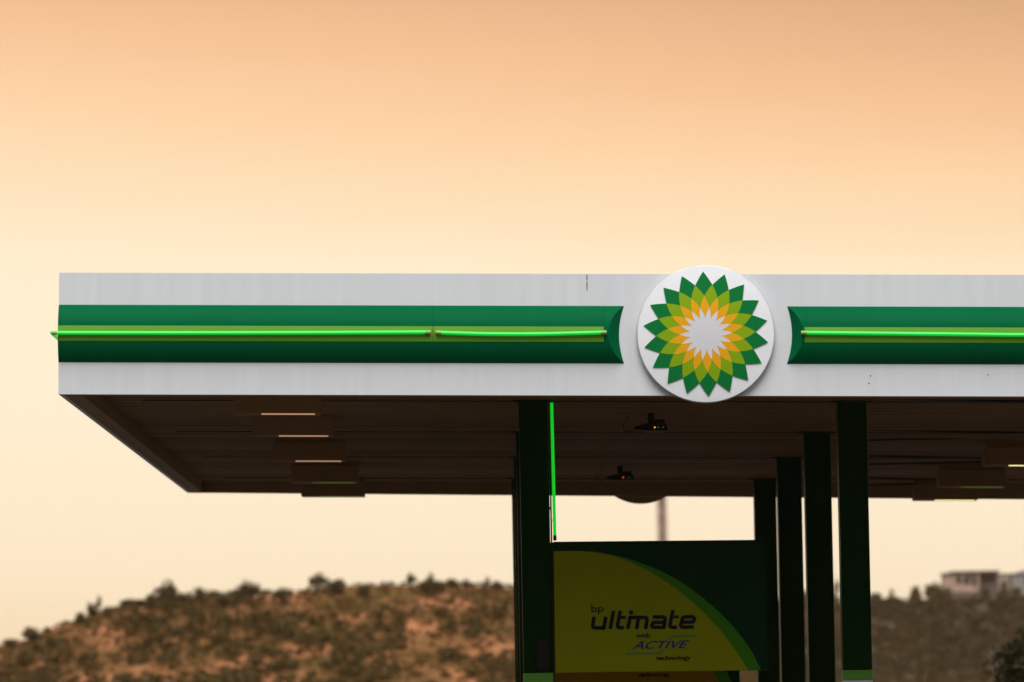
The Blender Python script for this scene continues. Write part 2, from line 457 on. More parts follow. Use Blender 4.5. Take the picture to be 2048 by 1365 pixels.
rx0, rx1 = at(1450, 1300, 1100).x, at(2350, 1300, 1100).x
scatter('scrub', 'dark scrub covering the right hillside below the houses', HR, rx0, rx1, 975, 1097, 2600, 0.8, 1.9, M['leaf_far'], -0.5, 0.04)

def tree_mesh_set(seed, r, n, size, trunk_h, lumps=8):
    q = random.Random(seed)
    pts = crown_points(n, r, lumps, seed)
    pts[:, 2] += trunk_h + r[2] * 0.55
    crown = quads_mesh('crown', leaf_quads(pts, size), M['leaf_dark'])
    tb = MB()
    tb.tube([(0, 0, -0.4), (0.03, 0.02, trunk_h * 0.5), (q.uniform(-.1, .1), q.uniform(-.1, .1), trunk_h + r[2] * 0.4)], 0.09 * r[0] + 0.03, 7, 0.03)
    for k in range(4):
        a = k * 1.57 + q.random()
        tb.tube([(0, 0, trunk_h * 0.7), (math.cos(a) * r[0] * 0.3, math.sin(a) * r[0] * 0.3, trunk_h + r[2] * 0.3), (math.cos(a) * r[0] * 0.62, math.sin(a) * r[0] * 0.62, trunk_h + r[2] * (0.6 + 0.3 * q.random()))], 0.035 * r[0] + 0.012, 5, 0.012)
    trunk = tb.mesh('trunk', True); trunk.materials.append(M['bark'])
    return crown, trunk
TREES = [tree_mesh_set(21, (1.0, 1.0, 0.95), 560, 0.15, 0.15, 11), tree_mesh_set(22, (1.0, 1.0, 1.0), 480, 0.14, 0.45, 10),
         tree_mesh_set(23, (0.75, 0.75, 1.2), 240, 0.12, 0.5, 7), tree_mesh_set(24, (1.1, 1.0, 0.6), 520, 0.15, 0.15, 9)]
# (pixel x, pixel y of the top, pixel half width, kind, words)
RIDGE_L = [
    (22, 1277, 24, 3, 'low dark shrub on the skyline nearest the left edge of the picture'),
    (62, 1252, 20, 0, 'small rounded bush on the left slope above the lowest shrub'),
    (160, 1222, 12, 0, 'small dark bush standing alone on the left skyline slope'),
    (183, 1203, 11, 0, 'dark round bush left of the thin sapling on the left slope'),
    (197, 1192, 8, 2, 'thin sapling with a small tuft on the left slope skyline'),
    (215, 1210, 9, 0, 'small bush just right of the thin sapling on the left slope'),
    (272, 1197, 26, 3, 'wide low bush on the skyline left of the tallest hill tree'),
    (303, 1184, 14, 0, 'bush touching the tallest hill tree from the left'),
    (336, 1163, 24, 1, 'tallest open crowned tree on the left hill skyline'),
    (350, 1185, 30, 3, 'dense bush under the tallest open crowned hill tree'),
    (396, 1176, 13, 2, 'leaning bare sapling right of the tallest hill tree'),
    (448, 1182, 22, 0, 'dark bush left of the rounded airy tree on the hill'),
    (475, 1176, 24, 0, 'dense dark bush under the rounded airy tree on the hill'),
    (498, 1163, 24, 1, 'rounded airy tree on the left hill skyline between two dips'),
    (562, 1178, 22, 1, 'faint low tree in the dip of the left hill skyline'),
    (634, 1149, 22, 1, 'rounded tree left of its lower neighbour above the hill middle'),
    (672, 1156, 22, 0, 'dense lower tree joined to the rounded tree above the hill middle'),
    (728, 1162, 12, 0, 'small dark bush on the flat top of the hill'),
    (821, 1149, 11, 1, 'pale upright tree on the flat hill top'),
    (859, 1146, 9, 2, 'narrow pointed tree on the flat hill top behind a low bush'),
    (866, 1156, 22, 3, 'low wide bush at the foot of the narrow pointed tree'),
    (905, 1155, 11, 0, 'dark round bush right of the narrow pointed tree'),
    (933, 1159, 8, 1, 'tiny faint bush between two darker ones on the hill top'),
    (973, 1154, 8, 2, 'faint spindly sapling near the left row of columns'),
    (994, 1161, 13, 0, 'dark bush on the hill top nearest the left row of columns'),
]
def put_tree(px, top, hw, kind, Y, h, name, label, group):
    crown, trunk = TREES[kind]
    zmax = max(v.co.z for v in crown.vertices); rmax = {0: 1.0, 1: 1.0, 2: 0.75, 3: 1.1}[kind] * 0.85
    p = at(px, top - (5 if kind in (1, 2) else 1), Y)
    zb = h(p.x, Y) - 0.1
    t = empty(name, (p.x, Y, zb), (0, 0, random.random() * 6.28))
    sz = max(0.25, (p.z - zb) / zmax); sx = hw * Y / F / rmax
    t.scale = (sx, sx, sz)
    link('crown', crown, None, t); link('trunk', trunk, None, t)
    tag(t, label, 'bush' if 'bush' in label or 'shrub' in label else 'tree', group)
    return t
for i, (px, top, hw, kind, lab) in enumerate(RIDGE_L):
    Y = 519.0 - (i % 3) * 1.5
    put_tree(px, top, hw, kind, Y, HL, 'hill_bush' if ('bush' in lab or 'shrub' in lab) else 'hill_tree', lab, 'trees and bushes along the left hill skyline')
RIDGE_R = [
    (1612, 1178, 10, 0, 'bush on the far hill showing between the third and second right columns'),
    (1672, 1158, 9, 2, 'spindly tree showing just left of the nearest right column'),
    (1660, 1180, 12, 3, 'low bush showing left of the nearest right column'),
    (1752, 1183, 14, 3, 'low bush just right of the nearest right column'),
    (1783, 1178, 7, 2, 'small pointed bush in the dip of the right hill skyline'),
    (1830, 1168, 13, 0, 'dark round bush left of the larger one beside the pink house'),
    (1866, 1162, 19, 3, 'largest dark bush on the right skyline beside the pink house'),
    (1890, 1172, 14, 0, 'dark bush in front of the left corner of the pink house'),
    (2010, 1163, 5, 2, 'narrow cypress in front of the pale house on the far hill'),
    (1968, 1172, 12, 3, 'low bush in front of the shade toned wing of the pink house'),
    (2034, 1172, 14, 3, 'low bush in front of the blue grey house on the far hill'),
]
for i, (px, top, hw, kind, lab) in enumerate(RIDGE_R):
    put_tree(px, top, hw, kind, 1094.0 - (i % 3) * 3, HR, 'hill_bush' if 'bush' in lab else 'hill_tree', lab, 'trees and bushes along the right hill skyline')

def near_tree():
    Y = 150.0
    c = at(2140, 1330, Y)
    t = empty('street_tree', (c.x, Y, 0.0))
    r = (2.1, 2.0, 2.0); zc = c.z + 0.15
    pts = crown_points(9000, r, 26, 5); 
    pts[:, 2] += zc - 0.25
    link('crown', quads_mesh('crown', leaf_quads(pts, 0.085), M['leaf_near']), None, t)
    tb = MB().tube([(0, 0, -0.2), (0.05, 0, zc * 0.4), (0.02, 0.05, zc * 0.8)], 0.16, 10, 0.10)
    for k in range(7):
        a = k * 0.9
        tb.tube([(0.02, 0.03, zc * 0.55), (math.cos(a) * 0.6, math.sin(a) * 0.6, zc * 0.85), (math.cos(a) * 1.3, math.sin(a) * 1.3, zc + 0.2 + 0.3 * math.sin(3 * k))], 0.06, 6, 0.02)
    tb.build('trunk', M['bark'], t, True)
    tag(t, 'dark leafy tree cut by the right edge at the bottom corner', 'tree')
near_tree()

# ------------------------------------------------------------------ houses on the far hill
def house_box(parent, name, x0, x1, y0, y1, z0, z1, m):
    return MB().box(x0, x1, y0, y1, z0, z1).build(name, m, parent)
S11 = F / 1094.0
def hx(px): return at(px, 1170, 1094.0).x
base_z = at(1945, 1182, 1094.0).z
def hz(py): return at(1945, py, 1094.0).z
t = empty('hill_house', (hx(1945), 1094.0, base_z))
def rx(px): return hx(px) - hx(1945)
def rz(py): return hz(py) - base_z
house_box(t, 'wall', rx(1889), rx(1956), 0.0, 7.0, -1.5, rz(1148), M['house_pink'])
house_box(t, 'side_wing', rx(1956) + 0.02, rx(1996), 0.9, 8.0, -1.5, rz(1146), M['house_shade_grey'])
house_box(t, 'roof', rx(1903), rx(2000), -0.6, 8.4, rz(1146) + 0.02, rz(1142), M['roof_slab'])
house_box(t, 'roof', rx(1886), rx(1903) - 0.02, -0.4, 7.4, rz(1148) + 0.02, rz(1145.5), M['roof_slab'])
for a, b, c_, d in ((1913, 1923, 1153, 1166), (1927, 1941, 1153, 1168), (1944, 1953, 1153, 1172)):
    w = house_box(t, 'window', rx(a), rx(b), -0.06, -0.01, rz(d), rz(c_), M['window'])
    fr = MB()
    x_0, x_1, z_0, z_1 = rx(a), rx(b), rz(d), rz(c_)
    for q in ((x_0 - .12, x_0, z_0 - .12, z_1 + .12), (x_1, x_1 + .12, z_0 - .12, z_1 + .12)): fr.box(q[0], q[1], -0.12, -0.005, q[2], q[3])
    for q in ((x_0, x_1, z_0 - .12, z_0), (x_0, x_1, z_1, z_1 + .12)): fr.box(q[0], q[1], -0.12, -0.005, q[2], q[3])
    fr.build('frame', M['house_pale'], w)
for px in (1906, 1925, 1957):
    house_box(t, 'porch_post', rx(px) - 0.12, rx(px) + 0.12, -0.5, -0.26, -1.0, rz(1146) + 0.01, M['house_pale'])
house_box(t, 'terrace', rx(1893), rx(1960), -2.0, -0.02, -1.4, -0.15, M['house_shade_grey'])
house_box(t, 'window', rx(1966), rx(1988), 0.84, 0.89, rz(1168), rz(1155), M['window'])
tag(t, 'flat roofed pink house with dark windows on the right hill', 'house', 'houses on the right hill')
t = empty('hill_house', (hx(2012), 1100.0, base_z))
house_box(t, 'wall', -1.35, 1.25, 0, 6, -1.5, rz(1149), M['house_pale'])
house_box(t, 'roof', -1.5, 1.4, -0.2, 6.2, rz(1149) + 0.01, rz(1147), M['roof_slab'])
house_box(t, 'door', -0.3, 0.5, -0.06, -0.01, -0.6, rz(1162), M['window'])
tag(t, 'small pale house right of the flat roofed pink house', 'house', 'houses on the right hill')
t = empty('hill_house', (hx(2050), 1097.0, base_z))
house_box(t, 'wall', -2.1, 3.2, 0, 6, -1.5, rz(1149), M['house_blue'])
MB().prism([(-2.3, rz(1149) + 0.01), (3.4, rz(1149) + 0.01), (0.4, rz(1141))], -0.3, 6.3).build('roof', M['house_blue'], t)
house_box(t, 'window', 0.2, 1.2, -0.06, -0.01, rz(1172), rz(1158), M['window'])
tag(t, 'blue grey gabled house cut by the right edge on the hill', 'house', 'houses on the right hill')

# ------------------------------------------------------------------ telecom mast
def mast():
    Y = 420.0
    b = at(1323.5, 1000, Y); top = at(1323, 800, Y).z
    t = empty('lattice_mast', (b.x, Y, 0.0))
    w0, w1 = 0.62, 0.40
    def corner(k, z):
        w = w0 + (w1 - w0) * z / top
        a = math.pi / 4 + k * math.pi / 2 + 0.35
        return Vector((math.cos(a) * w * 0.75, math.sin(a) * w * 0.75, z))
    for k in range(4):
        MB().tube([corner(k, -0.5), corner(k, top)], 0.05, 6).build('leg', M['mast'], t)
    br = MB(); nseg = int(top / 1.1)
    for s in range(nseg):
        z0, z1 = top * s / nseg, top * (s + 1) / nseg
        for k in range(4):
            br.tube([corner(k, z0), corner((k + 1) % 4, z1)], 0.018, 4)
            br.tube([corner(k, z1), corner((k + 1) % 4, z1)], 0.025, 4)
    br.build('bracing', M['mast'], t)
    ld = MB()
    for s in (-0.14, 0.14): ld.tube([(s, -0.1, 0), (s, -0.1, top)], 0.04, 5)
    for k in range(int(top / 0.4)): ld.tube([(-0.14, -0.1, 0.2 + k * 0.4), (0.14, -0.1, 0.2 + k * 0.4)], 0.02, 4)
    ld.box(-0.19, 0.19, 0.0, 0.06, 0, top)
    ld.build('cable_ladder', M['mast_red'], t)
    for k in range(3):
        a = k * 2.1 + 0.4
        MB().box(-0.14 + math.cos(a) * 0.8, 0.14 + math.cos(a) * 0.8, -0.08 + math.sin(a) * 0.8, 0.08 + math.sin(a) * 0.8, top - 2.0, top - 0.1, 0.02).build('antenna', M['house_pale'], t)
    tag(t, 'slim lattice mast seen through the gap under the canopy', 'mast')
mast()

# ------------------------------------------------------------------ the canopy
YF = 59.4
TILT = 0.0206                     # the roof falls about two per cent to the right for drainage
P0 = at(116.5, 789.0, YF)
canopy = empty('canopy', P0, (0, TILT, 0))
CM = Matrix.Translation(P0) @ Matrix.Rotation(TILT, 4, 'Y')
CMI = CM.inverted()
def fl(px, py, Y=YF): return CMI @ at(px, py, Y)
HT = fl(117.4, 545.8).z           # fascia height
LEN = fl(2690, 794).x             # canopy length
DEP = 25.5
SOF = 0.15                        # soffit sits above the fascia's lower edge
zg0, zg1 = fl(600, 726.0).z, fl(600, 611.0).z
zs0, zs1 = fl(600, 684.5).z, fl(600, 654.0).z
DC = fl(1411, 669.5); DCX, DCZ = DC.x, DC.z
DR = 138.3 / F * YF * 1.0008
tag(canopy, 'white and green filling station canopy with ribbed dark underside', 'canopy')

# white fascia sheets, upper and lower, butted with hairline joints
joints = [0.0, fl(866, 600).x, fl(1411, 600).x, fl(2060, 600).x, LEN]
for a, b in zip(joints[:-1], joints[1:]):
    MB().box(a + 0.0003, b - 0.0003, 0.0, 0.05, zg1, HT).build('upper_fascia_panel', M['white_panel'], canopy)
    MB().box(a + 0.0003, b - 0.0003, 0.0, 0.05, 0.0, zg0).build('lower_fascia_panel', M['white_panel'], canopy)
RW = 173.3 / F * YF
# flat white sheet behind the round sign
q = []
MB().box(DCX - 0.95, DCX + 0.95, 0.0, 0.05, zg0 + 0.0, zg1 - 0.0).build('sign_backing_panel', M['white_panel'], canopy)
MB().box(0.02, LEN - 0.02, 0.052, 0.16, 0.03, HT - 0.03).build('fascia_frame', M['dark_metal'], canopy)
# rounded green band
zc, hw = (zg0 + zg1) / 2, (zg1 - zg0) / 2
SAG = 0.125
RB = (hw * hw + SAG * SAG) / (2 * SAG)
AM = math.asin(hw / RB)
def bulge(z):
    return math.sqrt(max(0, RB * RB - (z - zc) ** 2)) - (RB - SAG)
NP = 28
zs_prof = [zc + RB * math.sin(-AM + 2 * AM * i / NP) for i in range(NP + 1)]
def xcut(z, h, side):
    return DCX + side * math.sqrt((RW + 0.86 * h) ** 2 - (z - DCZ) ** 2)
def band(x0, x1, name, cut=None, side=-1):
    mb = MB(); nx = max(1, int(abs(x1 - x0) / 0.5)) if cut is None else 6
    vs = []; fs = []
    for j in range(nx + 1):
        for z in zs_prof:
            h = bulge(z)
            if cut is None: x = x0 + (x1 - x0) * j / nx
            else:
                xe = xcut(z, h, side); x = x0 + (xe - x0) * j / nx
            vs.append((x, -h - 0.002, z))
    m_ = NP + 1
    for j in range(nx):
        for i in range(NP): fs.append((j * m_ + i, j * m_ + i + 1, (j + 1) * m_ + i + 1, (j + 1) * m_ + i))
    mb.add(vs, fs)
    o = mb.build(name, M['green_band'], canopy, True)
    if cut is not None:
        mb = MB(); vs = []; fs = []; nk = 6
        for z in zs_prof:
            h = bulge(z)
            for k in range(nk + 1):
                hh = h * k / nk
                vs.append((xcut(z, hh, side), -hh - 0.002, z))
        for i in range(NP):
            for k in range(nk): fs.append((i * (nk + 1) + k, i * (nk + 1) + k + 1, (i + 1) * (nk + 1) + k + 1, (i + 1) * (nk + 1) + k))
        mb.add(vs, fs); mb.build('scooped_end', M['green_band'], o, True)
    return o
xa, xb = fl(866, 640).x, fl(1207, 640).x
band(0.0, xa - 0.0015, 'green_band'); band(xa + 0.0015, xb - 0.001, 'green_band')
band(xb + 0.001, None, 'green_band_end', True, -1)
xr = fl(1615, 640).x
band(xr - 0.001, None, 'green_band_end', True, 1)
band(xr + 0.001, LEN, 'green_band')
# lime stripe laid along the crown of the band
def stripe(x0, x1):
    vs = []; fs = []; n = 6
    for x in (x0, x1):
        for i in range(n + 1):
            z = zs0 + (zs1 - zs0) * i / n
            vs.append((x, -bulge(z) - 0.0055, z))
    for i in range(n): fs.append((i, i + 1, n + 2 + i, n + 1 + i))
    MB().add(vs, fs).build('lime_stripe', M['lime_band'], canopy, True)
stripe(0.001, xa - 0.002); stripe(xa + 0.002, xb + 0.0); stripe(fl(1608, 640).x, LEN)
# weathering that has a shape of its own
def drip(px, y0, y1, w):
    n = 9; vs = []; fs = []
    rr = random.Random(3)
    for i in range(n):
        p = fl(px, y0 + (y1 - y0) * i / (n - 1)); ww = w * (0.35 + 0.9 * rr.random()) * (1 - 0.5 * i / n)
        dx = rr.uniform(-0.003, 0.003)
        vs += [(p.x - ww + dx, -0.003, p.z), (p.x + ww + dx, -0.003, p.z)]
    for i in range(n - 1): fs.append((2 * i, 2 * i + 1, 2 * i + 3, 2 * i + 2))
    MB().add(vs, fs).build('rust_streak', M['rust'], canopy)
drip(1174, 549.5, 581, 0.006)
for px, py in ((1741, 752), (1738, 767), (1976, 750)):
    p = fl(px, py); MB().tube([(p.x, 0.001, p.z), (p.x, -0.004, p.z)], 0.0065, 8).build('rust_spot', M['rust'], canopy)
# end walls, back wall, roof deck
for xx in (0.0, LEN - 0.05):
    MB().box(xx, xx + 0.05, 0.052, DEP - 0.06, 0.0, HT - 0.002, 0.003).build('end_fascia_panel', M['white_panel'], canopy)
MB().box(0.0, LEN, DEP - 0.055, DEP, 0.002, HT - 0.004, 0.003).build('back_fascia_panel', M['white_panel'], canopy)
MB().box(0.06, LEN - 0.06, 0.17, DEP - 0.06, HT - 0.28, HT - 0.18).build('roof_deck', M['dark_metal'], canopy)
# edge trims under the rim
TW = 0.225
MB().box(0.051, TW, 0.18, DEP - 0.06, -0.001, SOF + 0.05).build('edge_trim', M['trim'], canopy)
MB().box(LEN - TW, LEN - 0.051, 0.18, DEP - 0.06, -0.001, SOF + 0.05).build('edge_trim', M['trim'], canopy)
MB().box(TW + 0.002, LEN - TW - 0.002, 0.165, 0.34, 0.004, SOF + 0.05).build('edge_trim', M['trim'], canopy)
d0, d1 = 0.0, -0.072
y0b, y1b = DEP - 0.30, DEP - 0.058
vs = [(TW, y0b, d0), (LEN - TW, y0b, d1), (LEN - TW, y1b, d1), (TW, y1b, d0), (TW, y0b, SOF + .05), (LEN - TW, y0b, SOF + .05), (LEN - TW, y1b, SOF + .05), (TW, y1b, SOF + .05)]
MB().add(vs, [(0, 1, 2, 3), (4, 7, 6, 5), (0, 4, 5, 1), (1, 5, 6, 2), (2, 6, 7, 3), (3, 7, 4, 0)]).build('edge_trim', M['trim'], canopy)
# ribbed soffit sheets
pitch = 0.60; nb = int((DEP - 0.66) / pitch)
sofm = []
for v in range(4):
    mb = MB(); w = pitch - 0.085
    prof = [(0, 0.10), (0.012, 0.006), (0.03, 0.0), (0.20, 0.0), (0.21, 0.022), (0.24, 0.022), (0.25, 0.0), (w - 0.03, 0.0), (w - 0.012, 0.006), (w, 0.10)]
    vs = []; fs = []
    for x in (TW + 0.004, LEN - TW - 0.004):
        for yy, zz in prof: vs.append((x, yy, zz + 0.0015 * v * (1 if yy > w / 2 else -1)))
    k = len(prof)
    for i in range(k - 1): fs.append((i, i + 1, k + i + 1, k + i))
    mb.add(vs, fs); me = mb.mesh('soffit_board'); me.materials.append(M['soffit']); sofm.append(me)
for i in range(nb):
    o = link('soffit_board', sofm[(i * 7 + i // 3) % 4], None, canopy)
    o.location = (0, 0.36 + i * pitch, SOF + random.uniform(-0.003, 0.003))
MB().box(TW, LEN - TW, 0.345, DEP - 0.305, SOF + 0.125, SOF + 0.15).build('soffit_backing', M['dark_metal'], canopy)

# ------------------------------------------------------------------ columns
COL_Y = [63.0, 69.7, 76.27, 82.97]
RIGHT = [(1674.5, 1733.0), (1607.0, 1660.0), (1551.0, 1600.0), (1505.5, 1549.5)]
RTOP = [798.5, 861.5, 911.5, 955.5]
CW = 0.306
def cx_from(pxl, pyl, Y): return at(pxl, pyl, Y).x + CW / 2
col_right_x = cx_from(1674.5, 798.5, COL_Y[0])
col_left_x = cx_from(1036.9, 796.5, COL_Y[0])
ordinal = ['nearest', 'second', 'third', 'farthest']
def soffit_z(x, Y):
    p = CM @ Vector(((x - P0.x), Y - P0.y, SOF + 0.02)); return p.z
def column(x, Y, label, zl=1.62):
    zt = soffit_z(x, Y + CW / 2) 
    t = empty('canopy_column', (x, Y + CW / 2, 0.0))
    h = CW / 2
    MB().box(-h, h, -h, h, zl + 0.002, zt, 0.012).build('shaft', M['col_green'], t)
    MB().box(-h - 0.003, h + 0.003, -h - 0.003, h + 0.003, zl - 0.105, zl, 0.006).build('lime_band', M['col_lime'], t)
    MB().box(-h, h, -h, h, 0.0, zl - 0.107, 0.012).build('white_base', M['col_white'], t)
    MB().box(-h - 0.06, h + 0.06, -h - 0.06, h + 0.06, 0.0, 0.12, 0.02).build('footing', M['dark_metal'], t)
    MB().box(-h - 0.06, h + 0.06, -h + 0.05, -h + 0.25, zt - 0.032, zt - 0.004).build('shadow_plate', M['dark_metal'], t)  # dark plate draws the beam shadow at the column top
    tag(t, label, 'column', 'columns carrying the canopy')
    return t
cols = {}
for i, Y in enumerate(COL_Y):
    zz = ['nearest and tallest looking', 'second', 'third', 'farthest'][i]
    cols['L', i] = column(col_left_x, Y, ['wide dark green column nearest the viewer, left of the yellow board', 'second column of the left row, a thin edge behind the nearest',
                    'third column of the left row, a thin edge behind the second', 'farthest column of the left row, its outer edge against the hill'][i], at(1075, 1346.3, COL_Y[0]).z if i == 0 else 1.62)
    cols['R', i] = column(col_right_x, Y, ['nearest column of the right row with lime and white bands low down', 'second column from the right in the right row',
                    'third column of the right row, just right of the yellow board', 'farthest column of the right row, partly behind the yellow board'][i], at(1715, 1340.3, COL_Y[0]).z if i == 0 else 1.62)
# small dark cabinet on the nearest left column
p = at(1086, 1308, COL_Y[0])
cb = empty('meter_cabinet', (p.x, COL_Y[0] - 0.003, at(1086, 1341, COL_Y[0]).z))
MB().box(-0.07, 0.07, -0.05, 0.0, 0.0, 0.34, 0.01).build('body', M['col_green'], cb)
MB().box(-0.062, 0.062, -0.056, -0.051, 0.012, 0.328, 0.002).build('door', M['black_plastic'], cb)
tag(cb, 'small dark cabinet fixed low on the nearest left column', 'cabinet')

# ------------------------------------------------------------------ tube lights
def tube_obj(name, pts, label, caps, r=0.0195):
    base = Vector(pts[0])
    t = empty(name, base)
    rel = [Vector(p) - base for p in pts]
    MB().tube(rel, r, 14).build('tube', M['tube'], t, True)
    for e in caps:
        a = rel[0] if e == 0 else rel[-1]; b = rel[1] if e == 0 else rel[-2]
        d = (b - a).normalized()
        MB().tube([a - d * 0.012, a + d * 0.045], r * 1.08, 14).build('end_cap', M['tube_dim'], t, True)
    tag(t, label, 'light', 'green tube lights on the canopy')
    return t
def ft(px, py, out):
    p = fl(px, py); return CM @ Vector((p.x, -out, p.z))
TO = SAG + 0.026
def clip_at(t, px, py):
    p = fl(px, py); b = CM @ Vector((p.x, -SAG - 0.004, p.z)); e = CM @ Vector((p.x, -TO, p.z))
    MB().tube([b - t.location, e - t.location], 0.012, 8).build('clip', M['clip'], t)
pts = [ft(106 + (859 - 106) * i / 16, 668.2 - 1.1 * i / 16 + 0.9 * math.sin(math.pi * i / 16), TO) for i in range(17)]
corner = CM @ Vector((fl(106, 668).x - 0.0, 0.25, fl(106, 668).z))
t1 = tube_obj('tube_light', pts, 'long glowing green tube along the left part of the fascia', [1])
for px in (200, 420, 640, 850): clip_at(t1, px, 668)
# it turns the corner and runs back along the end wall
rel = [Vector(x) - t1.location for x in (pts[0], CM @ Vector((fl(106, 668).x, 0.3, fl(106, 668).z)), CM @ Vector((fl(106, 668).x, 6.0, fl(106, 668).z)))]
MB().tube(rel, 0.0195, 12).build('return_tube', M['tube'], t1, True)
MB().tube([rel[0] - Vector((0.003, 0, 0)), rel[0] + Vector((0.05, 0, 0))], 0.0205, 12).build('corner_joint', M['tube_dim'], t1, True)
pts = [ft(874 + (1210 - 874) * i / 14, 667.4 + 3.6 * math.sin(math.pi * (i / 14) ** 0.9), TO) for i in range(15)]
t2 = tube_obj('tube_light', pts, 'short slightly sagging green tube ending left of the round sign', [0, 1])
for px in (880, 1040, 1195): clip_at(t2, px, 669)
pts = [ft(1603 + (2690 - 1603) * i / 16, 668.0 + 4.6 * min(1, i / 6.5) , TO) for i in range(17)]
t3 = tube_obj('tube_light', pts, 'glowing green tube right of the round sign', [0])
for px in (1640, 1860, 2080): clip_at(t3, px, 670)

# ------------------------------------------------------------------ round emblem sign
def emblem_sign(back=False):
    if back:
        c = CM @ Vector((DCX, DEP + 0.05, DCZ - 0.06)); t = empty('round_sign', c, (0, TILT, math.pi))
    else:
        c = CM @ Vector((DCX, -0.022, DCZ)); t = empty('round_sign', c, (0, TILT, 0))
    TH, DOME = 0.052, 0.055
    def dome(r): return -TH - DOME * (1 - (r / DR) ** 2)
    n = 128; rings = [0.12, 0.25, 0.4, 0.55, 0.7, 0.85, 0.95, 0.985]
    vs = [(0, dome(0), 0)]; fs = []
    for k in rings:
        for i in range(n):
            a = 2 * math.pi * i / n; vs.append((math.cos(a) * DR * k, dome(DR * k), math.sin(a) * DR * k))
    for i in range(n): fs.append((0, 1 + i, 1 + (i + 1) % n))
    for j in range(len(rings) - 1):
        for i in range(n): fs.append((1 + j * n + i, 1 + j * n + (i + 1) % n, 1 + (j + 1) * n + (i + 1) % n, 1 + (j + 1) * n + i))
    disc = MB().add(vs, fs).build('face', M['disc_white'], t, True)
    vs = []; fs = []
    pr = [(0.984, -TH - 0.0005), (0.995, -TH + 0.006), (1.0, -TH + 0.02), (1.0, -0.002), (0.97, 0.0)]
    for k, y in pr:
        for i in range(n):
            a = 2 * math.pi * i / n; vs.append((math.cos(a) * DR * k, y, math.sin(a) * DR * k))
    for j in range(len(pr) - 1):
        for i in range(n): fs.append((j * n + i, j * n + (i + 1) % n, (j + 1) * n + (i + 1) % n, (j + 1) * n + i))
    fs.append(tuple((len(pr) - 1) * n + i for i in range(n)))
    MB().add(vs, fs).build('rim', M['trim'] if back else M['disc_rim'], t, True)
    for sx in (-0.3, 0.3):
        MB().box(sx - 0.04, sx + 0.04, 0.001, 0.021, -0.3, 0.3).build('bracket', M['dark_metal'], t)
    if back:
        tag(t, 'back of a round sign dipping below the far edge of the canopy', 'sign'); return
    tag(t, 'round white sign with green and yellow petalled flower emblem', 'sign')
    K = 119.5 / F * YF / 512.0 * 1.02         # emblem units to metres
    U = DR / 590.0
    RR = [535, 423, 325, 222, 132]
    def rad(ph): return float(np.interp(ph, [0, 10, 20, 30, 40], RR)) * U
    def rads(ph):
        # a smooth arc through the measured crossings, slightly bowed outward
        b = {0: -9.0, 1: 0.0, 2: 2.0, 3: 3.0}[min(3, int(ph // 10))]
        u = (ph % 10) / 10.0
        return rad(ph) + b * U * 4 * u * (1 - u) * 0.5
    def piece(lo, name, m, lift, thick=0.006):
        """four-cornered petal piece between crossing rings lo and lo+2"""
        k = 10 * lo; nn = 8; right = []; left = []
        for i in range(nn + 1):       # from outer corner down to the side corner, then to the inner corner
            ph = k + 10 * i / nn; right.append((rads(ph), math.radians(10 * i / nn)))
        side = right[1:]
        low = []
        for i in range(1, nn + 1):
            # the neighbouring petal's curve comes back to the centre line
            ph = k + 10 + 10 * i / nn; low.append((rads(ph), math.radians(10 - 10 * i / nn)))
        outline = right + low
        full = outline + [(r, -a) for r, a in outline[-2:0:-1]]
        return full
    def solid(full, name, m, lift, thick):
        n_ = len(full); vs = []
        pts2 = [(r * math.sin(a), r * math.cos(a), r) for r, a in full]
        cxp = sum(p_[0] for p_ in pts2) / n_; czp = sum(p_[1] for p_ in pts2) / n_
        vs = [(x, dome(r) - lift, z) for x, z, r in pts2] + [(x, dome(r) - lift + thick, z) for x, z, r in pts2] + [(cxp, dome(math.hypot(cxp, czp)) - lift, czp)]
        fs = [(i, (i + 1) % n_, 2 * n_) for i in range(n_)] + [(i, (i + 1) % n_, n_ + (i + 1) % n_, n_ + i) for i in range(n_)]
        me = MB().add(vs, fs).mesh(name); me.materials.append(m); return me
    th0 = math.radians(-2.5)
    layers = [(0, 'green_petal', M['emb_green'], 0.0), (1, 'lime_petal', M['emb_lime'], 10.0), (2, 'yellow_petal', M['emb_yellow'], 0.0)]
    for lo, nm, m, off in layers:
        me = solid(piece(lo, nm, m, 0, 0), nm, m, 0.008, 0.0075)
        for k in range(18):
            o = link(nm, me, None, disc)
            o.rotation_euler = (0, th0 + math.radians(off + 20 * k), 0)
    # pale star in the middle
    full = []
    for k in range(18):
        a0 = math.radians(20 * k)
        for i in range(8): full.append((rads(39.999 - 10 * i / 8), a0 + math.radians(10 * i / 8)))
        for i in range(8): full.append((rads(30 + 9.999 * i / 8), a0 + math.radians(10 + 10 * i / 8)))
    n_ = len(full); vs = []; fs = []
    for k_ in (0.2, 0.5, 0.8, 1.0):
        for r, a in full:
            rr = k_ * rads(39.999) if k_ < 1 else r
            vs.append((rr * math.sin(a), dome(rr) - 0.0082, rr * math.cos(a)))
    vs.append((0, dome(0) - 0.0082, 0))
    for q_ in range(3):
        for i in range(n_): fs.append((q_ * n_ + i, q_ * n_ + (i + 1) % n_, (q_ + 1) * n_ + (i + 1) % n_, (q_ + 1) * n_ + i))
    for i in range(n_): fs.append((i, (i + 1) % n_, len(vs) - 1))
    me = MB().add(vs, fs).mesh('pale_star', True); me.materials.append(M['emb_white'])
    o = link('pale_star', me, None, disc); o.rotation_euler = (0, th0, 0)
emblem_sign(); emblem_sign(True)

